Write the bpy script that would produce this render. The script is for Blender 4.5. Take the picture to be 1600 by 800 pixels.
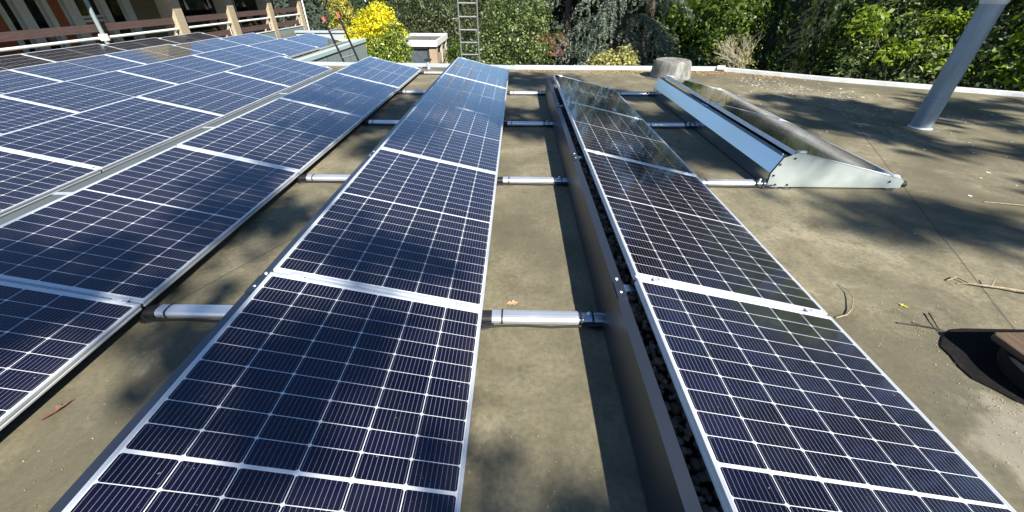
import bpy, bmesh, math, random
import numpy as np
from mathutils import Matrix, Vector
R = math.radians
random.seed(7)
rng = np.random.default_rng(11)
scene = bpy.context.scene
for o in list(bpy.data.objects):
    bpy.data.objects.remove(o)
col = scene.collection

# ------------------------------------------------------------------ camera
F, PITCH, YAW, ROLL, H = 610.99, 0.59873, -0.0188, 0.00436, 1.4608
cy, sy, cp, sp = math.cos(YAW), math.sin(YAW), math.cos(PITCH), math.sin(PITCH)
fw = Vector((sy*cp, cy*cp, -sp)); rt = Vector((cy, -sy, 0)); up = rt.cross(fw)
r2 = math.cos(ROLL)*rt + math.sin(ROLL)*up
u2 = -math.sin(ROLL)*rt + math.cos(ROLL)*up
cd = bpy.data.cameras.new('camera'); cam = bpy.data.objects.new('camera', cd); col.objects.link(cam)
m = Matrix.Identity(4)
for i in range(3):
    m[i][0] = r2[i]; m[i][1] = u2[i]; m[i][2] = -fw[i]
m.translation = Vector((0, 0, H))
cam.matrix_world = m
cd.sensor_width = 36; cd.lens = F/1600*36
cd.shift_x = 5.71/1600; cd.shift_y = -2.05/1600
cd.clip_start = 0.02; cd.clip_end = 2000
scene.camera = cam

# ------------------------------------------------------------------ light
SUN = Vector((0.55, -1.0, 1.0)).normalized()
SUN_EL = math.asin(SUN.z); SUN_AZ = math.atan2(SUN.x, SUN.y)
w = bpy.data.worlds.new('World'); scene.world = w; w.use_nodes = True
nt = w.node_tree
sky = nt.nodes.new('ShaderNodeTexSky'); sky.sky_type = 'NISHITA'; sky.sun_disc = False
sky.sun_elevation = SUN_EL; sky.sun_rotation = SUN_AZ
sky.air_density = 1.0; sky.dust_density = 0.0; sky.ozone_density = 5.0
bg = nt.nodes['Background']; bg.inputs[1].default_value = 0.074
nt.links.new(sky.outputs[0], bg.inputs[0])
sl = bpy.data.lights.new('sun', 'SUN'); sl.energy = 5.0; sl.angle = R(0.7); sl.color = (1.0, 0.95, 0.86)
so = bpy.data.objects.new('sun', sl); col.objects.link(so)
so.rotation_euler = (-SUN).to_track_quat('-Z', 'Y').to_euler()
so.location = SUN*40
scene.view_settings.view_transform = 'Standard'; scene.view_settings.look = 'None'
scene.view_settings.gamma = 1.0; scene.view_settings.use_curve_mapping = False
scene.view_settings.exposure = 0.95

# ------------------------------------------------------------------ object helpers
def tag(o, label=None, cat=None, group=None, kind=None):
    if label: o['label'] = label
    if cat: o['category'] = cat
    if group: o['group'] = group
    if kind: o['kind'] = kind
    return o

def empty(name, loc=(0, 0, 0), rot=(0, 0, 0)):
    o = bpy.data.objects.new(name, None); col.objects.link(o)
    o.location = loc; o.rotation_euler = rot; o.empty_display_size = 0.1
    return o

def copy_tree(o, parent=None):
    c = o.copy(); col.objects.link(c)
    if parent: c.parent = parent
    for ch in list(o.children):
        copy_tree(ch, c)
    return c

class MB:
    def __init__(s): s.v = []; s.f = []
    def add(s, vs, fs):
        n = len(s.v); s.v += [tuple(p) for p in vs]; s.f += [tuple(i+n for i in f) for f in fs]; return s
    def box(s, x0, x1, y0, y1, z0, z1):
        return s.add([(x0,y0,z0),(x1,y0,z0),(x1,y1,z0),(x0,y1,z0),(x0,y0,z1),(x1,y0,z1),(x1,y1,z1),(x0,y1,z1)],
              [(0,3,2,1),(4,5,6,7),(0,1,5,4),(1,2,6,5),(2,3,7,6),(3,0,4,7)])
    def prism(s, pts, axis, a, b):
        # closed outline extruded along an axis; pts are the two other coordinates in x,y,z order
        n = len(pts)
        def P(p, t):
            return (t,p[0],p[1]) if axis == 'x' else (p[0],t,p[1]) if axis == 'y' else (p[0],p[1],t)
        vs = [P(p,a) for p in pts]+[P(p,b) for p in pts]
        fs = [tuple(range(n)), tuple(range(2*n-1, n-1, -1))]+[(i,i+n,(i+1)%n+n,(i+1)%n) for i in range(n)]
        return s.add(vs, fs)
    def tube(s, pts, rad, n=10, cap=True):
        pts = [Vector(p) for p in pts]
        rr = rad if isinstance(rad, (list, tuple)) else [rad]*len(pts)
        vs = []; fs = []
        for i, p in enumerate(pts):
            d = (pts[min(i+1,len(pts)-1)]-pts[max(i-1,0)]).normalized()
            a = d.cross(Vector((0,0,1)) if abs(d.z) < .9 else Vector((1,0,0))).normalized(); b = d.cross(a)
            for k in range(n):
                t = 2*math.pi*k/n
                vs.append(p+(a*math.cos(t)+b*math.sin(t))*rr[i])
        for i in range(len(pts)-1):
            for k in range(n):
                fs.append((i*n+k, i*n+(k+1)%n, (i+1)*n+(k+1)%n, (i+1)*n+k))
        if cap:
            fs.append(tuple(range(n-1,-1,-1))); fs.append(tuple(range((len(pts)-1)*n, len(pts)*n)))
        return s.add(vs, fs)
    def lathe(s, prof, n=48, c=(0,0)):
        vs = []; fs = []
        for r, z in prof:
            for k in range(n):
                t = 2*math.pi*k/n; vs.append((c[0]+r*math.cos(t), c[1]+r*math.sin(t), z))
        for i in range(len(prof)-1):
            for k in range(n):
                fs.append((i*n+k, i*n+(k+1)%n, (i+1)*n+(k+1)%n, (i+1)*n+k))
        fs.append(tuple(range(n-1,-1,-1))); fs.append(tuple(range((len(prof)-1)*n, len(prof)*n)))
        return s.add(vs, fs)
    def build(s, name, mat, parent=None, bevel=0, smooth=False):
        me = bpy.data.meshes.new(name); me.from_pydata(s.v, [], s.f); me.update()
        bm = bmesh.new(); bm.from_mesh(me); bmesh.ops.recalc_face_normals(bm, faces=bm.faces[:])
        bm.to_mesh(me); bm.free()
        if smooth:
            me.shade_smooth()
            try: me.set_sharp_from_angle(angle=R(35))
            except Exception: pass
        o = bpy.data.objects.new(name, me); col.objects.link(o)
        me.materials.append(mat)
        if parent: o.parent = parent
        if bevel:
            b = o.modifiers.new('bevel', 'BEVEL'); b.width = bevel; b.segments = 2; b.limit_method = 'ANGLE'
        return o

# ------------------------------------------------------------------ material helpers
class NT:
    def __init__(s, name):
        s.m = bpy.data.materials.new(name); s.m.use_nodes = True
        s.t = s.m.node_tree; s.b = s.t.nodes['Principled BSDF']; s.out = s.t.nodes['Material Output']
    def n(s, typ, **kw):
        nd = s.t.nodes.new(typ)
        for k, v in kw.items(): setattr(nd, k, v)
        return nd
    def put(s, sock, v):
        if v is None: return
        if isinstance(v, bpy.types.NodeSocket): s.t.links.new(v, sock)
        else:
            if hasattr(sock.default_value, '__len__') and not hasattr(v, '__len__'): v = (v, v, v, 1)[:len(sock.default_value)]
            if hasattr(v, '__len__') and len(sock.default_value) == 4 and len(v) == 3: v = (*v, 1)
            sock.default_value = v
    def math(s, op, a, b=None, c=None):
        nd = s.n('ShaderNodeMath', operation=op)
        for i, v in enumerate((a, b, c)): s.put(nd.inputs[i], v)
        return nd.outputs[0]
    def mix(s, f, a, b, typ='MIX'):
        nd = s.n('ShaderNodeMix', data_type='RGBA', blend_type=typ)
        s.put(nd.inputs[0], f); s.put(nd.inputs[6], a); s.put(nd.inputs[7], b)
        return nd.outputs[2]
    def obj(s):
        return s.n('ShaderNodeTexCoord').outputs['Object']
    def noise(s, vec, scale, detail=4, rough=.55, dist=0.0):
        nd = s.n('ShaderNodeTexNoise'); s.put(nd.inputs['Vector'], vec)
        nd.inputs['Scale'].default_value = scale; nd.inputs['Detail'].default_value = detail
        nd.inputs['Roughness'].default_value = rough; nd.inputs['Distortion'].default_value = dist
        return nd.outputs['Fac']
    def ramp(s, f, *stops):
        nd = s.n('ShaderNodeValToRGB'); s.put(nd.inputs[0], f); e = nd.color_ramp.elements
        while len(e) < len(stops): e.new(.5)
        for i, (p, c) in enumerate(stops):
            e[i].position = p
            e[i].color = (c, c, c, 1) if not hasattr(c, '__len__') else (*c, 1)
        return nd.outputs[0]
    def vmul(s, vec, k):
        nd = s.n('ShaderNodeVectorMath', operation='MULTIPLY'); s.put(nd.inputs[0], vec); s.put(nd.inputs[1], k)
        return nd.outputs[0]
    def bump(s, h, strength, dist=.01):
        nd = s.n('ShaderNodeBump'); s.put(nd.inputs['Height'], h)
        nd.inputs['Strength'].default_value = strength; nd.inputs['Distance'].default_value = dist
        s.put(s.b.inputs['Normal'], nd.outputs[0])
    def set(s, **kw):
        for k, v in kw.items(): s.put(s.b.inputs[k.replace('_', ' ')], v)
        return s.m

def plain(name, c, rough=.6, metal=0.0, var=.15, scale=8, bump=0.0):
    t = NT(name); o = t.obj(); f = t.noise(o, scale, 5, .6)
    lo = tuple(x*(1-var) for x in c); hi = tuple(min(1, x*(1+var)) for x in c)
    t.set(Base_Color=t.ramp(f, (.3, lo), (.7, hi)), Roughness=rough, Metallic=metal)
    if bump: t.bump(t.noise(o, scale*8, 4), bump, .004)
    return t.m

def metal(name, c, rough, metallic=1.0, var=.1, streak=(3, .6, 3)):
    t = NT(name); o = t.obj()
    f = t.noise(t.vmul(o, streak), 3, 5, .6)
    t.set(Base_Color=t.ramp(f, (.3, tuple(x*(1-var) for x in c)), (.7, tuple(min(1, x*(1+var)) for x in c))), Metallic=metallic,
          Roughness=t.ramp(t.noise(o, 6, 4), (.3, rough*.8), (.7, min(1, rough*1.25))))
    return t.m

def brick(name, c1, c2, mortar, axis='x'):
    t = NT(name); o = t.obj()
    sep = t.n('ShaderNodeSeparateXYZ'); t.put(sep.inputs[0], o)
    cmb = t.n('ShaderNodeCombineXYZ')
    t.put(cmb.inputs[0], t.math('ADD', sep.outputs[0], sep.outputs[1])); t.put(cmb.inputs[1], sep.outputs[2])
    b = t.n('ShaderNodeTexBrick'); t.put(b.inputs['Vector'], cmb.outputs[0])
    b.inputs['Scale'].default_value = 1; b.inputs['Brick Width'].default_value = .22; b.inputs['Row Height'].default_value = .0625
    b.inputs['Mortar Size'].default_value = .006; b.inputs['Mortar Smooth'].default_value = .2
    t.put(b.inputs['Color1'], c1); t.put(b.inputs['Color2'], c2); t.put(b.inputs['Mortar'], mortar)
    n = t.noise(o, 2.5, 4)
    t.set(Base_Color=t.mix(t.math('MULTIPLY', n, .5), b.outputs[0], tuple(x*.7 for x in c1)), Roughness=.85)
    t.bump(t.math('SUBTRACT', 1, b.outputs['Fac']), .5, .006)
    return t.m

# ---- solar glass: 6 x 20 half cells behind glass
PW, PL = 1.038, 1.755
def cell_material():
    t = NT('solar_cells'); o = t.obj()
    s = t.n('ShaderNodeSeparateXYZ'); t.put(s.inputs[0], o); x, y = s.outputs[0], s.outputs[1]
    px, py, mid = .1678, .0850, .010
    u = t.math('ADD', t.math('DIVIDE', x, px), 3)
    ya = t.math('SUBTRACT', t.math('ABSOLUTE', y), mid/2)
    v = t.math('DIVIDE', ya, py)
    fu = t.math('FRACT', u); fv = t.math('FRACT', v)
    dx = t.math('MULTIPLY', t.math('SUBTRACT', .5, t.math('ABSOLUTE', t.math('SUBTRACT', fu, .5))), px)
    dy = t.math('MULTIPLY', t.math('SUBTRACT', .5, t.math('ABSOLUTE', t.math('SUBTRACT', fv, .5))), py)
    g = .0014
    ok = t.math('MULTIPLY', t.math('GREATER_THAN', dx, g), t.math('GREATER_THAN', dy, g*.85))
    ok = t.math('MULTIPLY', ok, t.math('GREATER_THAN', t.math('ADD', dx, dy), .0085))
    ok = t.math('MULTIPLY', ok, t.math('LESS_THAN', t.math('ABSOLUTE', x), 3*px))
    ok = t.math('MULTIPLY', ok, t.math('GREATER_THAN', ya, 0))
    ok = t.math('MULTIPLY', ok, t.math('LESS_THAN', v, 10))
    # bus bars along the panel, nine to a cell
    fb = t.math('FRACT', t.math('MULTIPLY', fu, 10))
    bus = t.math('LESS_THAN', t.math('ABSOLUTE', t.math('SUBTRACT', fb, .5)), .036)
    # per-cell tint
    cmb = t.n('ShaderNodeCombineXYZ'); t.put(cmb.inputs[0], t.math('FLOOR', u))
    t.put(cmb.inputs[1], t.math('FLOOR', t.math('DIVIDE', y, py)))
    t.put(cmb.inputs[2], t.math('MULTIPLY', t.n('ShaderNodeObjectInfo').outputs['Random'], 50))
    wn = t.n('ShaderNodeTexWhiteNoise'); t.put(wn.inputs['Vector'], cmb.outputs[0])
    cell = t.ramp(wn.outputs['Value'], (0, (.0026, .0023, .0078)), (.5, (.0036, .0030, .0112)), (1, (.0056, .0042, .0165)))
    cell = t.mix(bus, cell, (.22, .22, .27))
    base = t.mix(ok, (.78, .80, .82), cell)
    dust = t.ramp(t.noise(o, 3.5, 6, .65), (.45, 0.0), (.8, .022))
    base = t.mix(dust, base, (.45, .42, .36))
    edge = t.math('MULTIPLY', t.math('SUBTRACT', t.math('ADD', x, t.math('MULTIPLY', t.noise(o, 9, 4), .10)), .48), 3.2)
    base = t.mix(t.math('MULTIPLY', t.math('MINIMUM', t.math('MAXIMUM', edge, 0), 1), .12), base, (.40, .37, .30))
    spk = t.ramp(t.noise(o, 75, 2, .5), (.74, 0.0), (.78, .5))
    base = t.mix(spk, base, (.45, .43, .36))
    t.set(Base_Color=base, Roughness=.13, IOR=1.5, Coat_Weight=1.0, Coat_Roughness=t.ramp(t.noise(o, 2.2, 5, .6), (.35, .045), (.7, .095)), Coat_IOR=1.45)
    t.put(t.b.inputs['Specular IOR Level'], .55); t.put(t.b.inputs['Specular Tint'], (.36, .52, 1.0, 1))
    return t.m

def roof_material():
    t = NT('bitumen_felt'); o = t.obj()
    big = t.noise(o, .55, 5, .6, .4); midn = t.noise(o, 2.3, 6, .65, .5); fine = t.noise(o, 38, 4, .7); grit = t.noise(o, 190, 2, .6)
    c = t.ramp(midn, (.30, (.122, .107, .066)), (.48, (.220, .193, .120)), (.68, (.335, .293, .192)))
    c = t.mix(t.ramp(big, (.40, 0.0), (.60, .8)), c, (.105, .092, .054))           # darker lichen patches
    c = t.mix(t.ramp(t.noise(o, 1.4, 5, .7, .8), (.60, 0.0), (.72, .5)), c, (.34, .31, .24))    # dried silt
    c = t.mix(t.ramp(t.noise(o, 6.5, 6, .7), (.54, 0.0), (.68, .7)), c, (.085, .083, .040))   # moss spots
    c = t.mix(t.ramp(fine, (.36, .5), (.58, 0.0)), c, (.085, .078, .055))
    c = t.mix(t.ramp(grit, (.66, 0.0), (.74, .45)), c, (.5, .46, .36))
    pos = t.n('ShaderNodeVectorMath', operation='DISTANCE'); t.put(pos.inputs[0], t.vmul(o, (1, .55, 0))); pos.inputs[1].default_value = (2.02, .34, 0)
    pd = t.math('ADD', pos.outputs['Value'], t.math('MULTIPLY', t.math('SUBTRACT', t.noise(o, 3.2, 5, .6), .5), .42))
    c = t.mix(t.ramp(pd, (.06, .30), (.20, .45), (.26, 0.0)), c, (.33, .305, .25))      # dried puddle
    c = t.mix(t.ramp(pd, (.225, 0.0), (.265, .5), (.36, 0.0)), c, (.085, .08, .06))
    # lap joints of the felt sheets
    s = t.n('ShaderNodeSeparateXYZ'); t.put(s.inputs[0], o)
    q = t.math('ADD', t.math('ADD', t.math('MULTIPLY', s.outputs[0], .9), t.math('MULTIPLY', s.outputs[1], -.436)), t.math('MULTIPLY', t.noise(o, 3, 3), .02))
    fr = t.math('FRACT', t.math('DIVIDE', t.math('ADD', q, 10.60), 4.0967))
    seam = t.math('LESS_THAN', fr, .003)
    c = t.mix(t.math('MULTIPLY', seam, .6), c, (.05, .045, .035))
    h = t.math('ADD', t.math('MULTIPLY', fine, .6), t.math('MULTIPLY', grit, .4))
    h = t.math('ADD', h, t.math('MULTIPLY', t.math('LESS_THAN', fr, .5), 1.2))
    t.set(Base_Color=c, Roughness=.9); t.bump(h, .4, .004)
    return t.m

def leaf_material(name, dark, mid, light, trans=.35, rough=.45, dead=None):
    t = NT(name)
    rnd = t.n('ShaderNodeNewGeometry').outputs['Random Per Island']
    n = t.noise(t.obj(), 1.3, 3)
    f = t.math('ADD', t.math('MULTIPLY', rnd, .6), t.math('MULTIPLY', n, .4))
    c = t.ramp(f, (.25, dark), (.5, mid), (.75, light))
    t.set(Base_Color=c, Roughness=rough)
    tr = t.n('ShaderNodeBsdfTranslucent'); t.put(tr.inputs[0], t.mix(.5, c, tuple(min(1, x*1.3) for x in light)))
    mx = t.n('ShaderNodeMixShader'); mx.inputs[0].default_value = trans
    t.t.links.new(t.b.outputs[0], mx.inputs[1]); t.t.links.new(tr.outputs[0], mx.inputs[2])
    t.t.links.new(mx.outputs[0], t.out.inputs[0])
    return t.m

M = {}
M['cells'] = cell_material()
M['alu'] = metal('anodised_aluminium', (.80, .83, .86), .38, .55, .05)
M['alu_bright'] = metal('bright_aluminium', (.86, .88, .90), .36, .75, .03, (.3, 8, 8))
M['zinc'] = NT('zinc_magnesium_steel').set(Base_Color=(.54, .59, .64), Metallic=.95, Roughness=.2)
M['plate'] = metal('coated_steel_plate', (.50, .55, .53), .45, .45, .06)
M['black'] = plain('black_rubber', (.015, .015, .016), .55)
M['roof'] = roof_material()
M['trim'] = metal('roof_trim_aluminium', (.74, .75, .76), .5, .3, .12, (1, 1, 1))
M['greytrim'] = plain('dull_grey_trim', (.40, .44, .46), .6, 0, .1, 3)
M['pipe'] = metal('grey_flue_paint', (.28, .335, .385), .5, .35, .22, (3, 3, .5))
M['pipe_pale'] = plain('pale_grey_metal', (.62, .64, .66), .5, .2)
M['fascia'] = plain('grey_green_panel', (.235, .29, .29), .55, 0, .06, 1.5)
M['fasciacap'] = plain('pale_green_cap', (.46, .56, .56), .5, 0.1, .06, 2)
M['bark'] = plain('bark', (.09, .07, .05), .9, 0, .35, 9, .4)
M['twig'] = plain('dry_twig', (.33, .27, .17), .85, 0, .35, 45, .6)
M['shrubtwig'] = plain('pale_shrub_twig', (.48, .43, .31), .85, 0, .3, 30, .3)
M['darktwig'] = plain('dark_twig', (.06, .045, .035), .85, 0, .3, 30)

def concrete():
    t = NT('lichen_concrete'); o = t.obj()
    n = t.noise(t.vmul(o, (1, 1, .35)), 9, 7, .7); f = t.noise(o, 60, 4, .7)
    c = t.ramp(n, (.34, (.075, .075, .066)), (.5, (.21, .205, .19)), (.66, (.40, .39, .36)))
    c = t.mix(t.ramp(f, (.35, .5), (.6, 0.0)), c, (.12, .12, .10))
    t.set(Base_Color=c, Roughness=.95); t.bump(f, .8, .01); return t.m
M['concrete'] = concrete()

def wood(name, a, b):
    t = NT(name); o = t.obj()
    n = t.noise(t.vmul(o, (14, 1.5, 14)), 3, 6, .65, .6)
    t.set(Base_Color=t.ramp(n, (.3, a), (.7, b)), Roughness=.8); t.bump(n, .5, .005); return t.m
M['wood'] = wood('weathered_wood', (.045, .03, .02), (.15, .10, .06))
M['railwood'] = wood('brown_stained_board', (.070, .040, .036), (.125, .075, .066))

# ------------------------------------------------------------------ roof and ground
X_B, X_C, X_D, X_E, X_A, X_Z, X_Y, X_X = -1.932, -.159, 1.597, 3.378, -3.738, -5.511, -7.308, -9.024
Y0, P, TILT, HLOW = 1.4953, 1.775, .2214, .10
CT, ST = math.cos(TILT), math.sin(TILT)
GZ = -2.8

roof_poly = [(-10.9, -4), (11.6, -4), (11.6, 5.22), (8.38, 7.02), (6.0, 8.30), (4.40, 9.36), (2.7, 9.36), (0, 9.34), (-1.55, 9.55), (-5.03, 9.72),
             (-5.03, 14.45), (-7.3, 14.3), (-7.6, 13.93), (-10.9, 13.93)]
me = MB().prism(roof_poly, 'z', -.25, 0).build('roof_deck', M['roof']); tag(me, kind='structure')

def ground_mat():
    t = NT('garden_soil_and_grass'); o = t.obj(); n = t.noise(o, .6, 6, .65)
    t.set(Base_Color=t.ramp(n, (.3, (.03, .03, .017)), (.5, (.035, .05, .018)), (.7, (.06, .075, .03))), Roughness=.95); return t.m
g = MB().add([(-300, -300, GZ), (300, -300, GZ), (300, 300, GZ), (-300, 300, GZ)], [(0, 1, 2, 3)]).build('ground', ground_mat()); tag(g, kind='structure')

# the building below the roof: walls, edge trims, the panelled side of its rear wing
lb = tag(empty('low_building', (0, 0, GZ)), 'flat roofed building under the solar panels, with metal edge trim and grey green wing', 'building')
def lbp(mb, name, mat, **k):
    o = mb.build(name, mat, None, **k); o.parent = lb; o.location = (0, 0, -GZ); return o
inset = [(-5.07 if x == -5.03 else x*.995+(.03 if x < 0 else -.03), y-.06) for x, y in roof_poly]
lbp(MB().prism(inset, 'z', GZ, -.252), 'outer_wall', brick('yellow_brick', (.30, .25, .17), (.36, .30, .21), (.33, .31, .28)))
def trim(pts, wdt, h0, h1, name, mat):
    # a coping strip that follows the roof edge (to the left of the walking direction is the outside)
    vs = []; n = len(pts)
    for i, p in enumerate(pts):
        a = Vector(pts[max(i-1, 0)]); b = Vector(pts[min(i+1, n-1)]); d = (b-a).normalized(); nrm = Vector((-d.y, d.x))
        q = Vector(p)+nrm*wdt
        vs += [(p[0], p[1], h0), (p[0], p[1], h1), (p[0]+nrm.x*wdt*.5, p[1]+nrm.y*wdt*.5, h1+.012), (q.x, q.y, h1), (q.x, q.y, -.22)]
    fs = []
    for i in range(n-1):
        for k in range(5):
            fs.append((i*5+k, i*5+(k+1) % 5, (i+1)*5+(k+1) % 5, (i+1)*5+k))
    fs += [tuple(range(5)), tuple(range((n-1)*5, n*5))]
    return lbp(MB().add(vs, fs), name, mat)
trim([(4.36, 9.30), (2.7, 9.31), (-.05, 9.30)][::-1][::1] if False else [(-.05, 9.30), (2.7, 9.31), (4.34, 9.31)], .13, -.01, .062, 'edge_trim', M['trim'])
trim([(-5.0, 9.62), (-1.55, 9.48), (-.055, 9.30)], .13, -.01, .055, 'edge_trim', M['greytrim'])
trim([(4.345, 9.30), (6.0, 8.20), (8.38, 6.96), (11.55, 5.2)], .13, -.01, .06, 'edge_trim', M['trim'])
lbp(MB().tube([(4.30, 9.30, .055), (4.44, 9.24, .06)], .05, 10), 'trim_joint', M['trim'])
lbp(MB().box(-5.028, -5.0, 9.74, 14.45, GZ+.2, -.02), 'fascia_panel', M['fascia'])
lbp(MB().box(-5.16, -4.97, 9.74, 14.47, -.018, .075), 'wing_coping', M['fasciacap'], bevel=.006)
lbp(MB().box(-7.3, -5.162, 14.36, 14.5, -.018, .05), 'wing_coping', M['fasciacap'], bevel=.006)
for yy in (11.3, 12.9):
    lbp(MB().box(-4.9985, -4.995, yy, yy+.012, GZ+.2, -.03), 'panel_joint', M['black'])
# felt step / drain spout on the far edge
sp_ = tag(empty('roof_vent_spout', (-1.92, 9.25, 0)), 'small dark vent spout standing at the far roof edge left of the centre row', 'vent')
MB().tube([(0, 0, 0), (0, 0, .16)], .035, 12).build('spout_pipe', M['greytrim'], sp_)
MB().box(-.07, .07, -.06, .06, .16, .20).build('spout_cap', M['black'], sp_, bevel=.008)

# ------------------------------------------------------------------ solar panels
def make_panel():
    root = empty('solar_panel')
    f = MB(); lip, hh = .0125, .035
    for sgn in (-1, 1):
        xo = sgn*PW/2
        prof = [(xo, 0), (xo-sgn*lip, 0), (xo-sgn*lip, -hh), (xo, -hh), (xo, -.026), (xo-sgn*.003, -.024), (xo-sgn*.003, -.015), (xo, -.013)]
        f.prism(prof, 'y', -PL/2, PL/2)
    for sgn in (-1, 1):
        y = sgn*PL/2
        f.box(-PW/2+lip, PW/2-lip, min(y, y-sgn*lip), max(y, y-sgn*lip), -hh, 0)
    f.build('frame', M['alu'], root)
    MB().box(-PW/2+lip+.0005, PW/2-lip-.0005, -PL/2+lip+.0005, PL/2-lip-.0005, -.008, -.0022).build('cell_sheet', M['cells'], root)
    MB().box(-PW/2+.004, PW/2-.004, PL/2+.001, PL/2+.019, -.03, -.009).build('joint_strip', M['zinc'], root)
    for x in (-.40, .42):
        c = MB().box(x-.035, x+.035, PL/2-.007, PL/2+.027, .0005, .0045); c.box(x-.009, x+.009, PL/2+.002, PL/2+.018, .0045, .010)
        c.build('mid_clamp', M['alu'], root, bevel=.001)
    return root
ORD = ['nearest', 'second nearest', 'third nearest', 'fourth nearest', 'fifth nearest', 'sixth nearest']
rows = [('C', X_C, -1, 4, 'the centre row running straight at the viewer', 'solar panels of the centre row'),
        ('D', X_D, -1, 3, 'the row behind the long dark deflector', 'solar panels of the row with the dark deflector'),
        ('E', X_E, 1, 3, 'the short two panel row by the grey flue pipe', 'solar panels of the short right row'),
        ('B', X_B, -1, 4, 'the first row left of the centre row', 'solar panels of the first row left of centre'),
        ('A', X_A, 0, 4, 'the second row left of the centre row', 'solar panels of the second row left of centre'),
        ('Z', X_Z, 1, 7, 'the long third row left of the centre row', 'solar panels of the third row left of centre'),
        ('Y', X_Y, 2, 7, 'the fourth row left of the centre row', 'solar panels of the fourth row left of centre'),
        ('X', X_X, 3, 7, 'the dark leftmost row along the brown railing', 'solar panels of the leftmost row')]
proto = None
for key, xr, k0, k1, where, grp in rows:
    for n, k in enumerate(range(k0, k1)):
        if proto is None: o = proto = make_panel()
        else: o = copy_tree(proto)
        o.location = (xr-PW/2*CT, Y0+(k+.5)*P, HLOW+PW/2*ST + (-.03*(k-3) if k > 4 else 0)*.6)
        o.rotation_euler = (random.uniform(-.0012, .0012), TILT+random.uniform(-.002, .002), 0)
        left = k1-k0
        pos = 'farthest' if n == left-1 else ORD[n]
        tag(o, '%s solar panel of %s' % (pos, where), 'solar panel', grp)

# ------------------------------------------------------------------ wind deflectors
PROF = [(-.118, .014), (-.141, .014), (-.146, .137), (-.086, .278), (-.045, .286), (-.043, .262)]
def sheet_profile(pts, th=.002):
    n = len(pts); off = []
    for i in range(n):
        a = Vector(pts[max(i-1, 0)]); b = Vector(pts[min(i+1, n-1)]); d = (b-a).normalized()
        off.append((pts[i][0]+d.y*th, pts[i][1]-d.x*th))
    return list(pts)+off[::-1]
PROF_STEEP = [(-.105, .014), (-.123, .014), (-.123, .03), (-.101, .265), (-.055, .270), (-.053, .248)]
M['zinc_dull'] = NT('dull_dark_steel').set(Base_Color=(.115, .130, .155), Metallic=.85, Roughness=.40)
def make_deflector(PROF):
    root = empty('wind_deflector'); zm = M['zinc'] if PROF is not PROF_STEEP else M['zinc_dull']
    hl = P/2-.0015
    pr = sheet_profile(PROF); n = len(pr); lx, lz = PROF[4][0]-.045, PROF[4][1]-.002
    mb = MB(); vs = [(p[0], -hl, p[1]) for p in pr]+[(p[0], hl, p[1]) for p in pr]
    k = len(PROF); fs = [(i, i+n, (i+1) % n+n, (i+1) % n) for i in range(n)]
    for base in (0, n):
        for i in range(k-1): fs.append((base+i, base+i+1, base+2*k-2-i, base+2*k-1-i))
    mb.add(vs, fs).build('deflector_sheet', zm, root)
    for y in (-hl+.05, hl-.05):
        b = MB().lathe([(.009, 0), (.009, .004), (.006, .007)], 10); ob = b.build('bolt', M['alu_bright'], root); ob.location = (lx+.024, y, lz)
    lap = MB(); lap.box(lx+.002, lx+.046, hl-.10, hl+.03, lz+.003, lz+.005); lap.build('overlap_tab', zm, root)
    br = MB(); br.box(lx+.032, .004, hl-.03, hl+.02, lz-.016, lz-.008); br.build('bracket', M['zinc'], root)
    return root
dproto = {}
dlab = {'B': 'wind deflector sheet behind the first row left of the centre row', 'C': 'wind deflector sheet behind the centre row',
        'D': 'dark wind deflector sheet in the long run beside bare roof', 'E': 'pale blue grey wind deflector sheet behind the short right row'}
for key, xr, k0, k1, where, grp in rows:
    if key not in dlab: continue
    for n, k in enumerate(range(k0, k1)):
        pk = key == 'E'
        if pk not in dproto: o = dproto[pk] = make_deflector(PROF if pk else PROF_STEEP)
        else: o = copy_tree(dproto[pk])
        o.location = (xr-PW*CT, Y0+(k+.5)*P, 0)
        pos = 'farthest' if n == k1-k0-1 else ORD[n]
        tag(o, '%s %s' % (pos, dlab[key]), 'wind deflector', 'wind deflectors of one row: '+grp[16:])

ct = tag(empty('cable_tray', (X_A+.13, 1.0, 0)), 'long grey metal cable tray between the first and second rows left of centre', 'cable tray')
MB().prism([(-.10, .003), (.03, .003), (.03, .072), (.022, .080), (-.092, .080), (-.10, .072)], 'y', 0, 7.6).build('tray_lid', plain('tray_grey', (.12, .14, .14), .6, .2, .1, 2), ct, bevel=.003)
for y in (1.8, 3.6, 5.4): MB().box(-.102, .032, y-.02, y+.02, .0812, .084).build('lid_clip', M['alu'], ct)

# near end plate of the short right row
XL = X_E-PW*CT
ep = tag(empty('end_plate', (XL, 3.255, 0)), 'pale grey metal end plate closing the near end of the short right row', 'end plate')
pts = [(-.141, .014), (-.146, .137), (-.088, .276), (-.045, .294), (.0, .318), (.012, .322), (PW*CT-.005, HLOW-.008), (PW*CT+.012, .075), (PW*CT+.008, .014)]
MB().prism(pts, 'y', -.003, 0).build('plate', M['plate'], ep)
fl = MB(); a = Vector((.012, .3235)); b = Vector((PW*CT-.005, HLOW-.0065))
fl.add([(a.x, -.004, a.y), (b.x, -.004, b.y), (b.x, .022, b.y), (a.x, .022, a.y), (a.x, -.004, a.y+.003), (b.x, -.004, b.y+.003), (b.x, .022, b.y+.003), (a.x, .022, a.y+.003)],
       [(0,3,2,1),(4,5,6,7),(0,1,5,4),(1,2,6,5),(2,3,7,6),(3,0,4,7)])
fl.build('top_flange', M['alu_bright'], ep)
for (x, z) in ((-.10, .22), (.005, .275), (-.075, .035), (.03, .035), (.9, .075), (-.12, .12)):
    s_ = MB().tube([(x, -.011, z), (x, -.003, z)], .009, 8); s_.build('screw', M['black'], ep)
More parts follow.
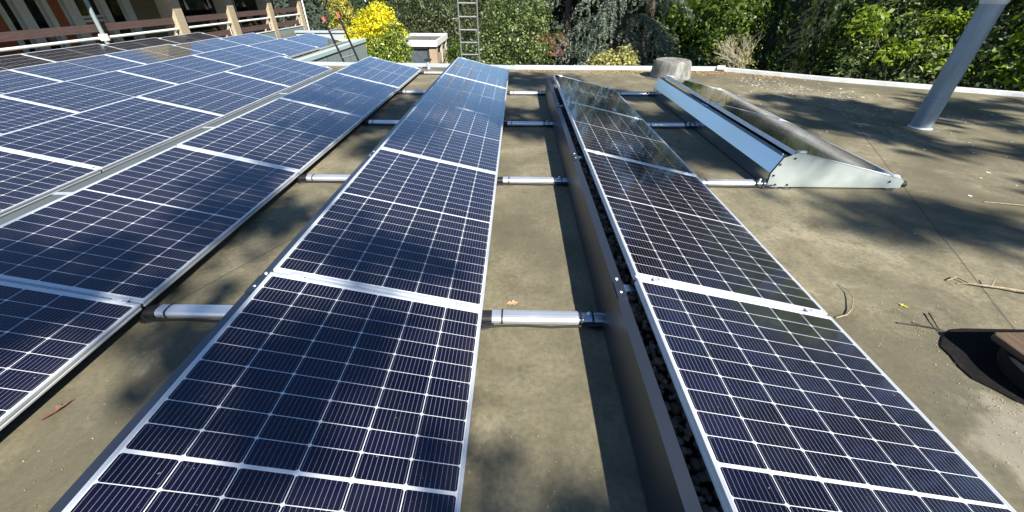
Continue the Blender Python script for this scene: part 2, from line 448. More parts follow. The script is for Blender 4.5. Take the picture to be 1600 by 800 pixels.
for f_ in (.04, .93):
    c = a.lerp(b, f_); MB().box(c.x-.03, c.x+.03, -.006, .03, c.y+.004, c.y+.022).build('end_clamp', M['alu'], ep, bevel=.003)
MB().tube([(PW*CT+.008, .02, .048), (PW*CT+.055, .02, .042)], .028, 14).build('end_cap', M['black'], ep, bevel=.004)
for x in (-.07, .03, .92):
    MB().lathe([(.055, 0), (.05, .008), (.02, .013)], 18, (x, .02)).build('rubber_foot', M['black'], ep)

# ballast stones seen through the slot of the row with the dark deflector
def stones():
    t = NT('ballast_stone'); n = t.n('ShaderNodeNewGeometry').outputs['Random Per Island']
    t.set(Base_Color=t.ramp(n, (0, (.13, .12, .10)), (.5, (.26, .24, .21)), (1, (.42, .39, .34))), Roughness=.9); return t.m
bm = bmesh.new(); bmesh.ops.create_icosphere(bm, subdivisions=1, radius=1)
iv = np.array([v.co[:] for v in bm.verts]); itri = np.array([[v.index for v in f.verts] for f in bm.faces]); bm.free()
V = []; T = []; nn = 0
xd = X_D-PW*CT
for yi in np.arange(Y0-P+.05, Y0+3*P-.02, .032):
    for xi in np.arange(-.055, .13, .034):
        s = rng.uniform(.013, .024); sc = rng.uniform(.7, 1.25, 3)*s
        a_ = rng.uniform(0, 6.28); ca, sa = math.cos(a_), math.sin(a_)
        v = iv*sc*rng.uniform(.85, 1.12, (len(iv), 1)); v = np.stack([v[:, 0]*ca-v[:, 1]*sa, v[:, 0]*sa+v[:, 1]*ca, v[:, 2]], 1)
        V.append(v+[xd+xi+rng.uniform(-.01, .01), yi+rng.uniform(-.01, .01), .105+rng.uniform(0, .03)]); T.append(itri+nn); nn += len(iv)
mb = MB(); mb.v = [tuple(p) for p in np.concatenate(V)]; mb.f = [tuple(int(q) for q in t) for t in np.concatenate(T)]
st = mb.build('ballast_stones', stones()); tag(st, 'dark ballast stones in the slot between dark deflector and solar panels', 'gravel', kind='stuff')
mb = MB().box(xd-.08, xd+.17, Y0-P+.02, Y0+3*P-.01, .085, .10)
tr_ = mb.build('ballast_tray', M['black']); tag(tr_, 'black tray holding ballast stones under the row with the dark deflector', 'tray')

# ------------------------------------------------------------------ cross rails between the rows
def make_rail(L):
    root = empty('cross_rail')
    pr = [(-.038, .016), (-.040, .036), (-.032, .050), (-.014, .055), (.014, .055), (.032, .050), (.040, .036), (.038, .016)]
    MB().prism(pr, 'x', .045, L-.10).build('tube', M['alu_bright'], root, bevel=.003)
    pr2 = [(y*.86, .018+(z-.018)*.84) for y, z in pr]
    MB().prism(pr2, 'x', L-.0995, L+.10).build('inner_tube', M['zinc'], root, bevel=.003)
    pr3 = [(y*.93, .010+(z-.010)*.93) for y, z in pr]
    MB().prism(pr3, 'x', -.06, .0445).build('end_fitting', M['black'], root, bevel=.004)
    for x in (.10, L-.085, L-.025):
        pr4 = [(y*1.09, .012+(z-.012)*1.06) for y, z in pr]
        MB().prism(pr4, 'x', x-.004, x+.004).build('strap', M['black'], root)
    c = MB().tube([(-.05, -.03, .03), (.02, -.06, .012), (.08, -.052, .012), (L*.35, -.049, .016), (L*.6, -.053, .011), (L*.85, -.05, .02), (L+.05, -.045, .03)], .0065, 8)
    c.build('cable', M['black'], root, smooth=True)
    MB().lathe([(.011, .052), (.011, .065), (.006, .07)], 10, (L-.045, 0)).build('bolt', M['alu_bright'], root)
    for x in (.0, L-.01):
        MB().lathe([(.06, 0), (.055, .010), (.03, .014)], 18, (x, -.01)).build('rubber_pad', M['black'], root)
    return root
def rails(xr, xnext, ks, nm):
    L = (xnext-PW*CT-.146)-xr; pr = None
    for n, k in enumerate(ks):
        o = pr = make_rail(L) if pr is None else copy_tree(pr)
        o.location = (xr, Y0+k*P+.022, 0)
        pos = 'farthest' if n == len(ks)-1 else ORD[n]
        tag(o, '%s silver cross rail %s' % (pos, nm), 'rail', 'silver cross rails '+nm)
rails(X_B, X_C, range(0, 5), 'between the centre row and the row left of it')
rails(X_C, X_D, range(0, 4), 'between the centre row and the dark deflector')
rails(X_D, X_E, range(1, 4), 'between the dark deflector row and the short right row')

# ------------------------------------------------------------------ things on the roof
v = tag(empty('concrete_vent', (3.02, 8.45, 0)), 'round weathered concrete vent standing at the far end of the short right row', 'vent')
MB().lathe([(.385, 0), (.38, .05), (.365, .16), (.352, .25), (.340, .295), (.318, .322), (.285, .330), (.26, .318), (.20, .312), (.02, .318)], 64).build('vent_body', M['concrete'], v, smooth=True)
MB().lathe([(.47, .001), (.45, .012), (.39, .016)], 48).build('flashing', plain('felt_collar', (.10, .095, .075), .9, 0, .3), v)

p_ = tag(empty('flue_pipe', (5.15, 5.15, 0)), 'tall blue grey metal flue pipe standing on the roof at the right', 'pipe')
MB().lathe([(.108, .0), (.108, .355)], 40).build('lower_pipe', M['pipe'], p_, smooth=True)
MB().lathe([(.1035, .356), (.1035, 1.34)], 40).build('upper_pipe', M['pipe'], p_, smooth=True)
MB().lathe([(.110, .335), (.112, .350), (.110, .362), (.106, .366)], 40).build('seam_ring', M['pipe'], p_, smooth=True)
MB().lathe([(.108, 1.335), (.118, 1.36), (.118, 1.50), (.106, 1.52)], 40).build('collar', M['pipe_pale'], p_, smooth=True)
MB().lathe([(.09, 1.52), (.09, 1.64), (.17, 1.66), (.16, 1.70), (.02, 1.76)], 40).build('rain_cap', M['pipe'], p_, smooth=True)
MB().lathe([(.19, .0015), (.18, .006), (.12, .010)], 32).build('felt_collar', plain('pipe_felt_collar', (.14, .13, .10), .95, 0, .35, 14), p_)
MB().lathe([(.126, .0105), (.118, .016), (.110, .024)], 40).build('base_flashing', M['pipe_pale'], p_, smooth=True)

tubm = plain('black_tub_plastic', (.003, .003, .003), .95, 0, .3)
t = NT('painted_shadow_dark'); o = t.obj()  # near-black colour stands in for shade beside the board, with gritty specks
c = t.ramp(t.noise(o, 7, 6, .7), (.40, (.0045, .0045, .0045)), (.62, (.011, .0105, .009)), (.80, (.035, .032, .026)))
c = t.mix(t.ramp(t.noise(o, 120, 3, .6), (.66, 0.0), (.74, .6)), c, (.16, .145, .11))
shadowm = t.set(Base_Color=c, Roughness=.95, Specular_IOR_Level=.2); t.bump(t.noise(o, 30, 4), .5, .006)
mp = []
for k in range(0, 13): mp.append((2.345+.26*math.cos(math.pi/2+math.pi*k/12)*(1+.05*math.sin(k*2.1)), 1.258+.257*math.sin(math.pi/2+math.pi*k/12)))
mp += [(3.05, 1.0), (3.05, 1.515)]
o = MB().prism(mp, 'z', .002, .008).build('shadow_sheet', shadowm, bevel=.003)  # flat dark sheet added in the outline of the cast shadow
tag(o, 'thin black sheet with rounded end, a painted shadow under the wooden board', 'mat')  # 'mat' here is the added shadow sheet, not a real mat
bt = tag(empty('black_tub', (2.475, 1.13, .0135)), 'low black round tub standing between painted shadow sheet and wooden board', 'tub')
MB().lathe([(.25, 0), (.255, .012), (.262, .075), (.266, .081), (.255, .087), (.02, .087)], 56).build('tub_body', tubm, bt, smooth=True)
wb = MB().prism([(-.28, -.225), (.28, -.225), (.28, .225), (-.262, .225), (-.28, .207)], 'z', 0, .03)
wo = wb.build('wooden_board', M['wood'], bevel=.004); wo.location = (2.536, 1.147, .1005); wo.rotation_euler = (0, 0, R(1.5))
tag(wo, 'weathered brown wooden board lying on the black tub at the right edge', 'board')

def stick(name, pts, r, mat, label, cat='twig', forks=()):
    r *= .72; mb = MB(); n = len(pts)
    mb.tube([(x, y, z+r) for x, y, z in pts], [r*(1-.55*i/(n-1)) for i in range(n)], 7)
    for fk in forks: mb.tube([(x, y, z+r*.7) for x, y, z in fk], [r*.6, r*.3] if len(fk) == 2 else r*.5, 6)
    o = mb.build(name, mat, smooth=True); tag(o, label, cat)
stick('twig', [(1.73, 1.582, .0), (1.80, 1.60, .006), (1.85, 1.64, .014), (1.91, 1.72, .02), (1.94, 1.79, .014), (1.935, 1.87, 0)], .006, M['twig'], 'pale curved twig arching over the roof beside the second row from right')
stick('branch', [(3.05, 1.79, .01), (2.95, 1.80, .02), (2.86, 1.845, .012), (2.80, 1.85, .016), (2.72, 1.885, .008), (2.69, 1.945, .01), (2.62, 1.925, 0)], .011, M['twig'], 'pale broken branch lying on the roof at the right edge', 'branch',
      [[(2.80, 1.85, .015), (2.86, 1.90, .04)], [(2.72, 1.885, .01), (2.66, 1.90, .0)]])
stick('twig', [(2.03, 1.55, 0), (2.13, 1.52, .01), (2.2, 1.50, .01), (2.24, 1.47, 0)], .006, M['darktwig'], 'dark thin twig lying left of the black tub', 'twig', [[(2.13, 1.52, .01), (2.11, 1.56, .0)]])
stick('twig', [(2.25, 1.62, .01), (2.22, 1.55, .01), (2.19, 1.47, 0)], .006, M['darktwig'], 'dark short twig pointing at the tub shadow', 'twig')
stick('twig', [(4.47, 5.45, 0), (4.44, 5.30, .008), (4.43, 5.12, 0)], .008, M['twig'], 'pale straight stick lying on the roof left of the flue pipe', 'twig')
stick('twig', [(3.9, 3.02, 0), (4.2, 2.93, .01), (4.5, 2.82, 0)], .006, M['twig'], 'long thin pale stick lying on the roof right of the end plate', 'twig')

def dead_leaf(name, loc, size, c, rz, label):
    mb = MB(); vs = []; pts = [(-.5, 0), (-.25, .22), (-.05, .12), (.1, .34), (.22, .12), (.5, 0), (.22, -.14), (.08, -.32), (-.06, -.12), (-.26, -.2)]
    n = len(pts)
    vs = [(x*size, y*size, (.18*abs(y)+.12*x*x)*size+.003) for x, y in pts]+[(0, 0, .002)]
    vs += [(x, y, z+.0012) for x, y, z in vs]
    fs = [(i, (i+1) % n, n) for i in range(n)]+[(i+n+1, (i+1) % n+n+1, 2*n+1) for i in range(n)]+[(i, (i+1) % n, (i+1) % n+n+1, i+n+1) for i in range(n)]
    o = mb.add(vs, fs).build(name, plain('leaf_'+label.split()[0], c, .7, 0, .25, 40)); o.location = loc; o.rotation_euler = (0, 0, rz); tag(o, label, 'leaf')
dead_leaf('dead_leaf', (-.006, 1.655, 0), .07, (.55, .33, .18), .2, 'orange dead leaf on the bare strip beside the centre row')
dead_leaf('dead_leaf', (-1.882, .93, .0), .11, (.13, .06, .045), 1.2, 'reddish brown curled leaf on the roof left of the centre row')
col.objects[-1].scale = (1, .42, 2.2)
dead_leaf('dead_leaf', (2.173, 1.69, 0), .045, (.5, .45, .06), 2.2, 'yellow small leaf on the roof above the dark twigs')
dead_leaf('dead_leaf', (-.21, 1.75, 0), .05, (.5, .42, .28), .9, 'pale beige leaf lying close to the centre row edge')

def scatter(name, label, n, fn, mat, smin, smax):
    V = []; Fc = []
    for i in range(n):
        x, y = fn(); s = random.uniform(smin, smax); a_ = random.uniform(0, 6.28); k = random.uniform(.4, .9)
        ca, sa = math.cos(a_)*s, math.sin(a_)*s; h = random.uniform(.002, .004)
        b = len(V); t = random.uniform(0, .35)*s
        V += [(x-ca, y-sa, h), (x+sa*k, y-ca*k, h+t), (x+ca, y+sa, h+.001), (x-sa*k, y+ca*k, h+t*.4)]; Fc.append((b, b+1, b+2, b+3))
    mb = MB(); mb.v = V; mb.f = Fc
    o = mb.build(name, mat); tag(o, label, 'debris', kind='stuff')
def petalmat(nm, a_, b_):
    t = NT(nm); n = t.n('ShaderNodeNewGeometry').outputs['Random Per Island']; t.set(Base_Color=t.ramp(n, (0, a_), (1, b_)), Roughness=.8); return t.m
def cl(cs):
    def f():
        x, y, sx, sy = random.choice(cs); px = random.gauss(x, sx)
        return px, min(9.2, random.gauss(y, sy), 9.15-(px-4.4)*.58 if px > 4.3 else 9.2)
    return f
scatter('fallen_petals', 'white petals and flakes scattered over the rear right of the roof', 420,
        cl([(4.9, 7.6, .28, .22), (5.3, 6.9, .5, .4), (4.6, 8.2, .3, .25), (5.6, 5.9, .8, .7), (4.6, 7.2, .6, .5), (5.0, 4.8, 1.2, 1.0)]), petalmat('petal', (.55, .53, .45), (.8, .78, .7)), .008, .028)
scatter('leaf_litter', 'orange brown leaf litter along the far roof edge', 1500,
        cl([(1.9, 8.95, .5, .12), (4.2, 8.95, .3, .14), (.5, 9.1, .3, .08), (2.6, 9.05, .5, .1), (3.6, 9.0, .4, .12), (5.0, 8.6, .3, .1)]), petalmat('litter', (.30, .17, .06), (.55, .38, .18)), .01, .03)
scatter('crumbs', 'pale crumbs and bud scales strewn on the roof', 3200,
        cl([(2.0, 1.3, .25, .35), (2.15, 1.5, .15, .1), (0.1, 1.5, .25, 1.0), (3.5, 2.4, .9, .8), (-1.6, 1.2, .2, 1.0), (1.9, 4.5, .2, 1.2), (5, 3.4, 1.2, 1.0), (2.1, .95, .1, .12), (.2, 5, .2, 2), (2.2, 2.2, .6, .7), (3, 2, 1.2, 1.0), (5, 5, 2, 1.8), (.1, 2.5, .25, 1.4), (-1.5, 2, .3, 1.2)]),
        petalmat('crumb', (.16, .12, .06), (.50, .44, .30)), .0014, .0042)

# ------------------------------------------------------------------ foliage
def leaf_mesh(name, C, N, D, Ln, Wd, mat, parent=None, fold=.18):
    n = len(C)
    N = N/np.linalg.norm(N, axis=1, keepdims=True)
    D = D-(D*N).sum(1, keepdims=True)*N; D /= np.linalg.norm(D, axis=1, keepdims=True)+1e-9
    S = np.cross(N, D); L = Ln[:, None]; W_ = Wd[:, None]
    v = np.stack([C-D*L*.5, C+S*W_*.5+N*W_*fold, C+D*L*.5-N*L*.08, C-S*W_*.5+N*W_*fold], 1).reshape(-1, 3)
    me = bpy.data.meshes.new(name)
    me.vertices.add(4*n); me.vertices.foreach_set('co', v.astype(np.float32).ravel())
    me.loops.add(4*n); me.loops.foreach_set('vertex_index', np.arange(4*n, dtype=np.int32))
    me.polygons.add(n); me.polygons.foreach_set('loop_start', np.arange(0, 4*n, 4, dtype=np.int32))
    me.update(calc_edges=True); me.validate()
    o = bpy.data.objects.new(name, me); col.objects.link(o); me.materials.append(mat)
    if parent: o.parent = parent
    return o
def crown_points(blobs, n_cl, per, cr, shell=.72, upb=.5):
    B = np.array(blobs, float); wgt = (B[:, 3]*B[:, 4]+B[:, 4]*B[:, 5]+B[:, 3]*B[:, 5]); wgt /= wgt.sum()
    bi = rng.choice(len(B), n_cl, p=wgt)
    d = rng.normal(size=(n_cl, 3)); d /= np.linalg.norm(d, axis=1, keepdims=True)
    lump = 1+.16*np.sin(5*d[:, 0]+bi)*np.sin(4*d[:, 1]+2*bi)+.12*np.sin(9*d[:, 2]+7*d[:, 0])
    r = (shell+(1-shell)*rng.random(n_cl)**.6)*lump*np.where(rng.random(n_cl) < .22, .6, 1)
    cc = B[bi, :3]+d*B[bi, 3:6]*r[:, None]
    C = np.repeat(cc, per, 0); out = np.repeat(d, per, 0)
    C = C+rng.normal(size=C.shape)*cr*np.array([1, 1, .7])
    N = out*.7+np.array([0, 0, upb])+rng.normal(size=C.shape)*.55
    D = rng.normal(size=C.shape)+np.array([0, 0, -.35])+out*.6
    return C, N, D
def plant(name, label, cat, blobs, mat, n_cl=600, per=14, cr=.14, ln=(.06, .12), asp=.5, trunk=None, group=None, base=None, shell=.72, upb=.5, limbs=True, floor=None):
    bx = base or (blobs[0][0], blobs[0][1])
    root = tag(empty(name, (bx[0], bx[1], GZ)), label, cat, group)
    C, N, D = crown_points(blobs, n_cl, per, cr, shell, upb)
    if floor is not None:
        k = C[:, 2] > floor; C, N, D = C[k], N[k], D[k]
    C = C-np.array([bx[0], bx[1], GZ])
    Ln = rng.uniform(ln[0], ln[1], len(C))*np.exp(rng.normal(size=len(C))*.28); leaf_mesh('crown', C, N, D, Ln, Ln*asp*rng.uniform(.8, 1.2, len(C)), mat, root)
    tb = MB(); tr = trunk or .08
    top = Vector((blobs[0][0]-bx[0], blobs[0][1]-bx[1], blobs[0][2]-GZ))
    tb.tube([(0, 0, 0), top*.45+Vector((.06, .03, 0)), top*.8, top*1.05], [tr, tr*.8, tr*.5, tr*.2], 9)
    if limbs:
        for b in blobs[1:9]:
            e = Vector((b[0]-bx[0], b[1]-bx[1], b[2]-GZ)); s_ = top*random.uniform(.4, .75)
            tb.tube([s_, s_.lerp(e, .5)+Vector((0, 0, .1)), e], [tr*.45, tr*.3, tr*.12], 7)
    tb.build('trunk', M['bark'], root, smooth=True)
    return root
def blobset(x, y, z, rx, ry, rz, n, spread=.6, s=.55):
    out = [(x, y, z, rx*.7, ry*.7, rz*.75)]
    for i in range(n):
        d = rng.normal(size=3); d /= np.linalg.norm(d); k = rng.uniform(.8, 1.2)*s
        out.append((x+d[0]*rx*spread, y+d[1]*ry*spread, z+d[2]*rz*spread, rx*k, ry*k, rz*k))
    return out

L_ = {}
L_['holly'] = leaf_material('holly_leaf', (0.017, 0.039, 0.017), (0.039, 0.084, 0.034), (0.084, 0.140, 0.063), .2, .3)
L_['golden'] = leaf_material('golden_conifer_leaf', (.11, .10, .015), (.40, .38, .05), (.62, .56, .12), .3, .5)
L_['yellow'] = leaf_material('yellow_blossom', (.45, .40, .01), (.80, .71, .01), (.88, .82, .05), .35, .6)
L_['shrub'] = leaf_material('shrub_leaf', (0.040, 0.081, 0.014), (0.161, 0.241, 0.034), (0.414, 0.460, 0.092), .3, .35)
L_['yew'] = leaf_material('yew_leaf', (0.022, 0.035, 0.012), (0.068, 0.092, 0.032), (0.162, 0.189, 0.081), .2, .45)
L_['laurel'] = leaf_material('laurel_leaf', (0.021, 0.043, 0.008), (0.077, 0.125, 0.026), (0.309, 0.369, 0.131), .25, .42)
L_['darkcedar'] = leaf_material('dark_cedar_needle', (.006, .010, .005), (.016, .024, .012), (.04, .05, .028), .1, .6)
L_['cedar'] = leaf_material('cedar_needle', (0.041, 0.061, 0.041), (0.135, 0.176, 0.128), (0.351, 0.405, 0.311), .15, .5)
L_['ygshrub'] = leaf_material('yellow_green_leaf', (.16, .17, .04), (.34, .34, .10), (.50, .47, .18), .3, .5)
L_['maple'] = leaf_material('maple_leaf', (0.022, 0.047, 0.007), (0.072, 0.128, 0.015), (0.178, 0.255, 0.034), .4, .45)
L_['thuja'] = leaf_material('thuja_leaf', (0.008, 0.023, 0.003), (0.023, 0.054, 0.006), (0.062, 0.110, 0.014), .15, .5)
L_['lime'] = leaf_material('lime_leaf', (0.087, 0.147, 0.012), (0.215, 0.332, 0.024), (0.351, 0.448, 0.048), .5, .45)
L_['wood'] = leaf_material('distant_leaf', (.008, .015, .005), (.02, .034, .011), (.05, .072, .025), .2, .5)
L_['shade'] = leaf_material('oak_leaf', (.03, .06, .012), (.06, .11, .02), (.11, .17, .04), .35, .45)

plant('holly_tree', 'dark glossy holly tree beside the white pole at the balcony end', 'tree', blobset(-8.7, 24.6, .4, 1.25, 1.0, 2.2, 6), L_['holly'], 650, 14, .14, (.06, .11), .55)
plant('golden_conifer', 'yellow green variegated conifer behind the black ladder', 'tree', [(-7.35, 18.9, .1, .55, .5, 1.4), (-7.35, 18.9, -1.4, .85, .8, 1.2), (-7.3, 18.9, 1.7, .35, .35, 1.1)], L_['golden'], 620, 14, .11, (.07, .13), .35, shell=.55, upb=.2)
plant('yellow_bush', 'bright yellow flowering bush behind the roof corner', 'bush', [(-5.1, 16.2, .32, .62, .5, .55), (-5.75, 16.2, -.2, .58, .5, .62), (-4.65, 16.2, .0, .5, .45, .5), (-5.3, 16.2, -.8, .8, .6, .7), (-4.9, 16.2, .58, .45, .4, .40)], L_['yellow'], 760, 18, .10, (.05, .09), .7, floor=-1.2)
plant('green_shrub', 'round glossy green shrub with yellow tips in front of white shed', 'bush', [(-4.5, 15.1, -.45, .62, .55, .6), (-4.7, 15.0, -1.1, .75, .6, .8), (-4.2, 15.3, .05, .42, .4, .42), (-4.25, 15.0, -1.0, .6, .5, .7), (-4.95, 15.0, -.40, .38, .4, .45), (-4.05, 15.1, -.45, .35, .35, .45)], L_['shrub'], 1100, 14, .085, (.05, .09), .55)
plant('yew_tree', 'dark feathery yew tree rising behind the white roofed shed', 'tree', blobset(-4.6, 23.2, .3, 2.6, 1.5, 2.0, 8), L_['yew'], 1000, 15, .18, (.09, .18), .28)
plant('yew_tree', 'dark yew tree behind the aluminium ladder', 'tree', blobset(-1.6, 24.5, .2, 2.0, 1.5, 2.1, 7), L_['yew'], 750, 15, .18, (.09, .18), .28)
plant('laurel_bush', 'large leafy laurel bush right of the aluminium ladder', 'bush', [(.1, 16.8, -.3, 1.3, .8, 1.4), (-.9, 16.6, -.8, .9, .7, 1.3), (.6, 16.7, -.9, .8, .7, 1.2), (-.2, 16.4, -1.6, 1.3, .8, 1.0), (-.5, 16.9, .5, .8, .6, .75), (.55, 17, .45, .65, .6, .8)], L_['laurel'], 1300, 14, .12, (.06, .11), .5)
plant('lime_shrub', 'small pale green shrub between the white shed and the aluminium ladder', 'bush', [(-2.45, 17.3, -.7, .45, .4, .55), (-2.3, 17.3, -1.4, .6, .5, .8)], L_['maple'], 260, 14, .08, (.05, .09), .55)
plant('yellow_green_shrub', 'low yellow green shrub showing above the far roof edge', 'bush', [(2.55, 12.3, -.33, .50, .4, .30), (3.0, 12.3, -.26, .42, .4, .34), (2.75, 12.3, -.8, .8, .5, .5), (2.2, 12.2, -.45, .3, .3, .24)], L_['ygshrub'], 420, 13, .07, (.05, .085), .75)
plant('maple_tree', 'light green maple tree behind the bare shrub right of the cedar', 'tree', blobset(7.0, 15.6, .5, 2.2, 1.5, 1.7, 8)+[(6.4, 15, -1, 1.3, 1, 1.0), (7.6, 15, -1, 1.3, 1, 1.0)], L_['maple'], 1250, 14, .17, (.08, .15), .65, trunk=.16)
plant('dark_bush', 'dark green bush below the maple at the far roof corner', 'bush', [(5.0, 12.6, -.6, .9, .6, .6), (5.7, 12.2, -.7, .7, .6, .6), (5.2, 12.5, -1.5, 1.2, .7, .9)], L_['holly'], 480, 14, .10, (.05, .10), .5)
plant('laurel_hedge', 'mixed dark laurel hedge along the right roof edge behind the flue pipe', 'hedge', [(7.6, 9.9, -.4, 1.0, .8, 1.0), (8.6, 9.3, -.2, 1.0, .8, 1.1), (9.6, 8.6, -.3, 1.0, .8, 1.0), (8.2, 9.9, .8, 1.1, .8, .9), (9.4, 9.4, 1.0, 1.2, .8, 1.0), (8.4, 9.7, -1.6, 1.8, .9, 1.2), (10.6, 8.0, -.3, 1.2, .8, 1.1), (8.8, 10.2, 2.2, 1.4, 1, 1.2), (10.6, 8.8, 1.6, 1.2, .9, 1.2)], L_['laurel'], 2000, 14, .12, (.06, .13), .48)
plant('lime_tree', 'bright lime green maple branches beside the flue pipe', 'tree', [(9.7, 8.0, .75, .8, .6, .55), (9.1, 7.9, .4, .45, .45, .3), (10.2, 7.7, 1.5, 1.1, .8, .9), (9.4, 8.4, 1.7, .8, .6, .5), (10.4, 7.4, .3, .8, .6, .6), (9.9, 8.8, 2.9, 1.6, 1.3, 1.0)], L_['lime'], 480, 12, .14, (.08, .15), .8, base=(10.8, 8.8), trunk=.11)
plant('lime_tree', 'yellow green branch reaching out of the dark hedge left of the flue pipe', 'tree', [(7.9, 8.75, .55, .55, .3, .12), (7.4, 8.9, .40, .4, .25, .12), (8.2, 8.9, .95, .5, .3, .15), (7.1, 9.3, .95, .35, .3, .3), (8.6, 8.7, .2, .5, .3, .14)], L_['lime'], 130, 11, .09, (.06, .11), .45, base=(8.3, 9.6), trunk=.05)

# cedar with drooping sprays
def cedar(x, y, top, rad, label, seed, mat):
    r = np.random.default_rng(seed)
    root = tag(empty('cedar_tree', (x, y, GZ)), label, 'tree'); tb = MB()
    tb.tube([(0, 0, 0), (.05, 0, (top-GZ)*.5), (0, .05, top-GZ)], [.22, .14, .03], 10)
    C = []; N = []; D = []; Ln = []
    for i in range(62):
        h = r.uniform(1.2, top-GZ-.3); f = 1-(h/(top-GZ))**1.4*.75
        a_ = r.uniform(0, 2*math.pi); ln = rad*f*r.uniform(.7, 1.1)
        dr = np.array([math.cos(a_), math.sin(a_), 0]); pts = []
        for q in np.linspace(0, 1, 9):
            pts.append(np.array([0, 0, h])+dr*ln*q+np.array([0, 0, .55*q*ln*.45-.62*q*q*ln*.7]))
        tb.tube([tuple(p) for p in pts], [.022*(1-.8*q) for q in np.linspace(0, 1, 9)], 5)
        side = np.array([-dr[1], dr[0], 0])
        for q in range(2, 9):
            for s in range(10):
                w_ = r.normal()*.15*ln*(.4+.6*q/8); base = pts[q]+side*w_+dr*r.normal()*.12+np.array([0, 0, -abs(w_)*.35])
                dd = dr*.7+side*np.sign(w_)*r.uniform(.1, .6)+np.array([0, 0, .1]); p = base
                for e in range(r.integers(4, 9)):
                    dd = dd/np.linalg.norm(dd); L1 = r.uniform(.07, .11); p = p+dd*L1*.8
                    for _ in range(3):
                        C.append(p+r.normal(size=3)*.012); D.append(dd+r.normal(size=3)*.35); N.append(np.array([0, 0, .8])+dr*.5+r.normal(size=3)*.45); Ln.append(L1*1.25)
                    dd = dd+np.array([0, 0, -.42])+r.normal(size=3)*.08
    tb.build('trunk', M['bark'], root, smooth=True)
    Ln = np.array(Ln); leaf_mesh('crown', np.array(C), np.array(N), np.array(D), Ln, Ln*.0+r.uniform(.018, .036, len(Ln)), mat, root)
def weeping_cedar(x, y, top, label, seed):
    r = np.random.default_rng(seed); root = tag(empty('cedar_tree', (x, y, GZ)), label, 'tree'); tb = MB()
    tb.tube([(0, 0, 0), (.05, 0, (top-GZ)*.5), (0, .05, top-GZ)], [.16, .11, .03], 10)
    C = []; D = []; N = []; Ln = []
    for b in range(44):
        h = r.uniform(1.4, 5.4) if b < 30 else r.uniform(5.0, top-GZ-.3)
        az = r.uniform(-math.pi*1.02, .1) if b < 36 else r.uniform(0, math.pi)
        ln = r.uniform(1.4, 2.35)*(1 if h < 5 else .55); dr = np.array([math.cos(az), math.sin(az), 0]); side = np.array([-dr[1], dr[0], 0])
        rise = r.uniform(.25, .6); q_ = np.linspace(0, 1, 12)
        P_ = np.array([np.array([0, 0, h])+dr*ln*q+np.array([0, 0, ln*(rise*q-.75*q*q)]) for q in q_])
        tb.tube([tuple(p) for p in P_], [.03*(1-.85*q) for q in q_], 6)
        for k in range(3, 12):
            for sg in (-1, 1, 0):
                if sg == 0 and k < 9: continue
                d = dr*.75+side*sg*r.uniform(.45, 1.0)+np.array([0, 0, .15]); p = P_[k]+dr*r.normal()*.05
                n = int(r.integers(6, 12)); seg = r.uniform(.060, .085)
                for e in range(n):
                    d = d/np.linalg.norm(d); p = p+d*seg
                    w_ = .035*(1-.5*e/n)
                    for _ in range(6):
                        C.append(p+r.normal(size=3)*w_*.75); D.append(d+r.normal(size=3)*.55); N.append(np.array([0, -.2, .7])+r.normal(size=3)*.5); Ln.append(r.uniform(.05, .09))
                    d = d+np.array([0, 0, -.22-.05*e])+r.normal(size=3)*.05
    tb.build('trunk', M['bark'], root, smooth=True)
    Ln = np.array(Ln); leaf_mesh('crown', np.array(C), np.array(N), np.array(D), Ln, Ln*.30, L_['cedar'], root)
cedar(8.4, 18.3, 9.0, 2.9, 'tall dark cedar standing behind the light green maple', 9, L_['darkcedar'])
weeping_cedar(3.55, 15.7, 6.2, 'large grey green cedar with drooping branches behind the far roof edge', 3)
cedar(5.4, 19.0, 7.5, 2.6, 'dark cedar standing between the drooping cedar and the maple', 5, L_['darkcedar'])
cedar(2.2, 20.5, 5.0, 2.4, 'dark shadowy conifer behind the left side of the drooping cedar', 8, L_['darkcedar'])

# dense column conifer with upright sprays
def column(x, y, top, rad, label, seed, n):
    r = np.random.default_rng(seed); root = tag(empty('column_conifer', (x, y, GZ)), label, 'tree')
    Hh = top-GZ; h = r.random(n)*Hh; a_ = r.random(n)*2*math.pi
    fold = 1+.16*np.sin(a_*11+h*1.2)+.10*np.sin(a_*19-h*3)
    rr = rad*np.minimum(1, (1-h/Hh)*2.2+.12)**.8*(.85+.15*np.sin(h*1.2))*fold*(1-.25*r.random(n)**2)
    C = np.stack([rr*np.cos(a_), rr*np.sin(a_), h], 1); out = np.stack([np.cos(a_), np.sin(a_), 0*a_], 1)
    D = np.array([0, 0, 1.])+out*.5+r.normal(size=(n, 3))*.25
    N = np.cross(D, np.stack([np.cos(a_+1.2), np.sin(a_+1.2), 0*a_], 1))+r.normal(size=(n, 3))*.3+out*.5
    Ln = r.uniform(.06, .16, n); leaf_mesh('crown', C, N, D, Ln, Ln*.45, L_['thuja'], root)
    MB().tube([(0, 0, 0), (0, 0, Hh*.9)], [.15, .03], 9).build('trunk', M['bark'], root)
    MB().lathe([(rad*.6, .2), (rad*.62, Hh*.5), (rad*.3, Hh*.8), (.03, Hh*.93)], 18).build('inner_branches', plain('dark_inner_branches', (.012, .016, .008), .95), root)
column(6.55, 10.6, 7.5, 1.02, 'dense dark green column conifer at the bend of the right roof edge', 4, 26000)

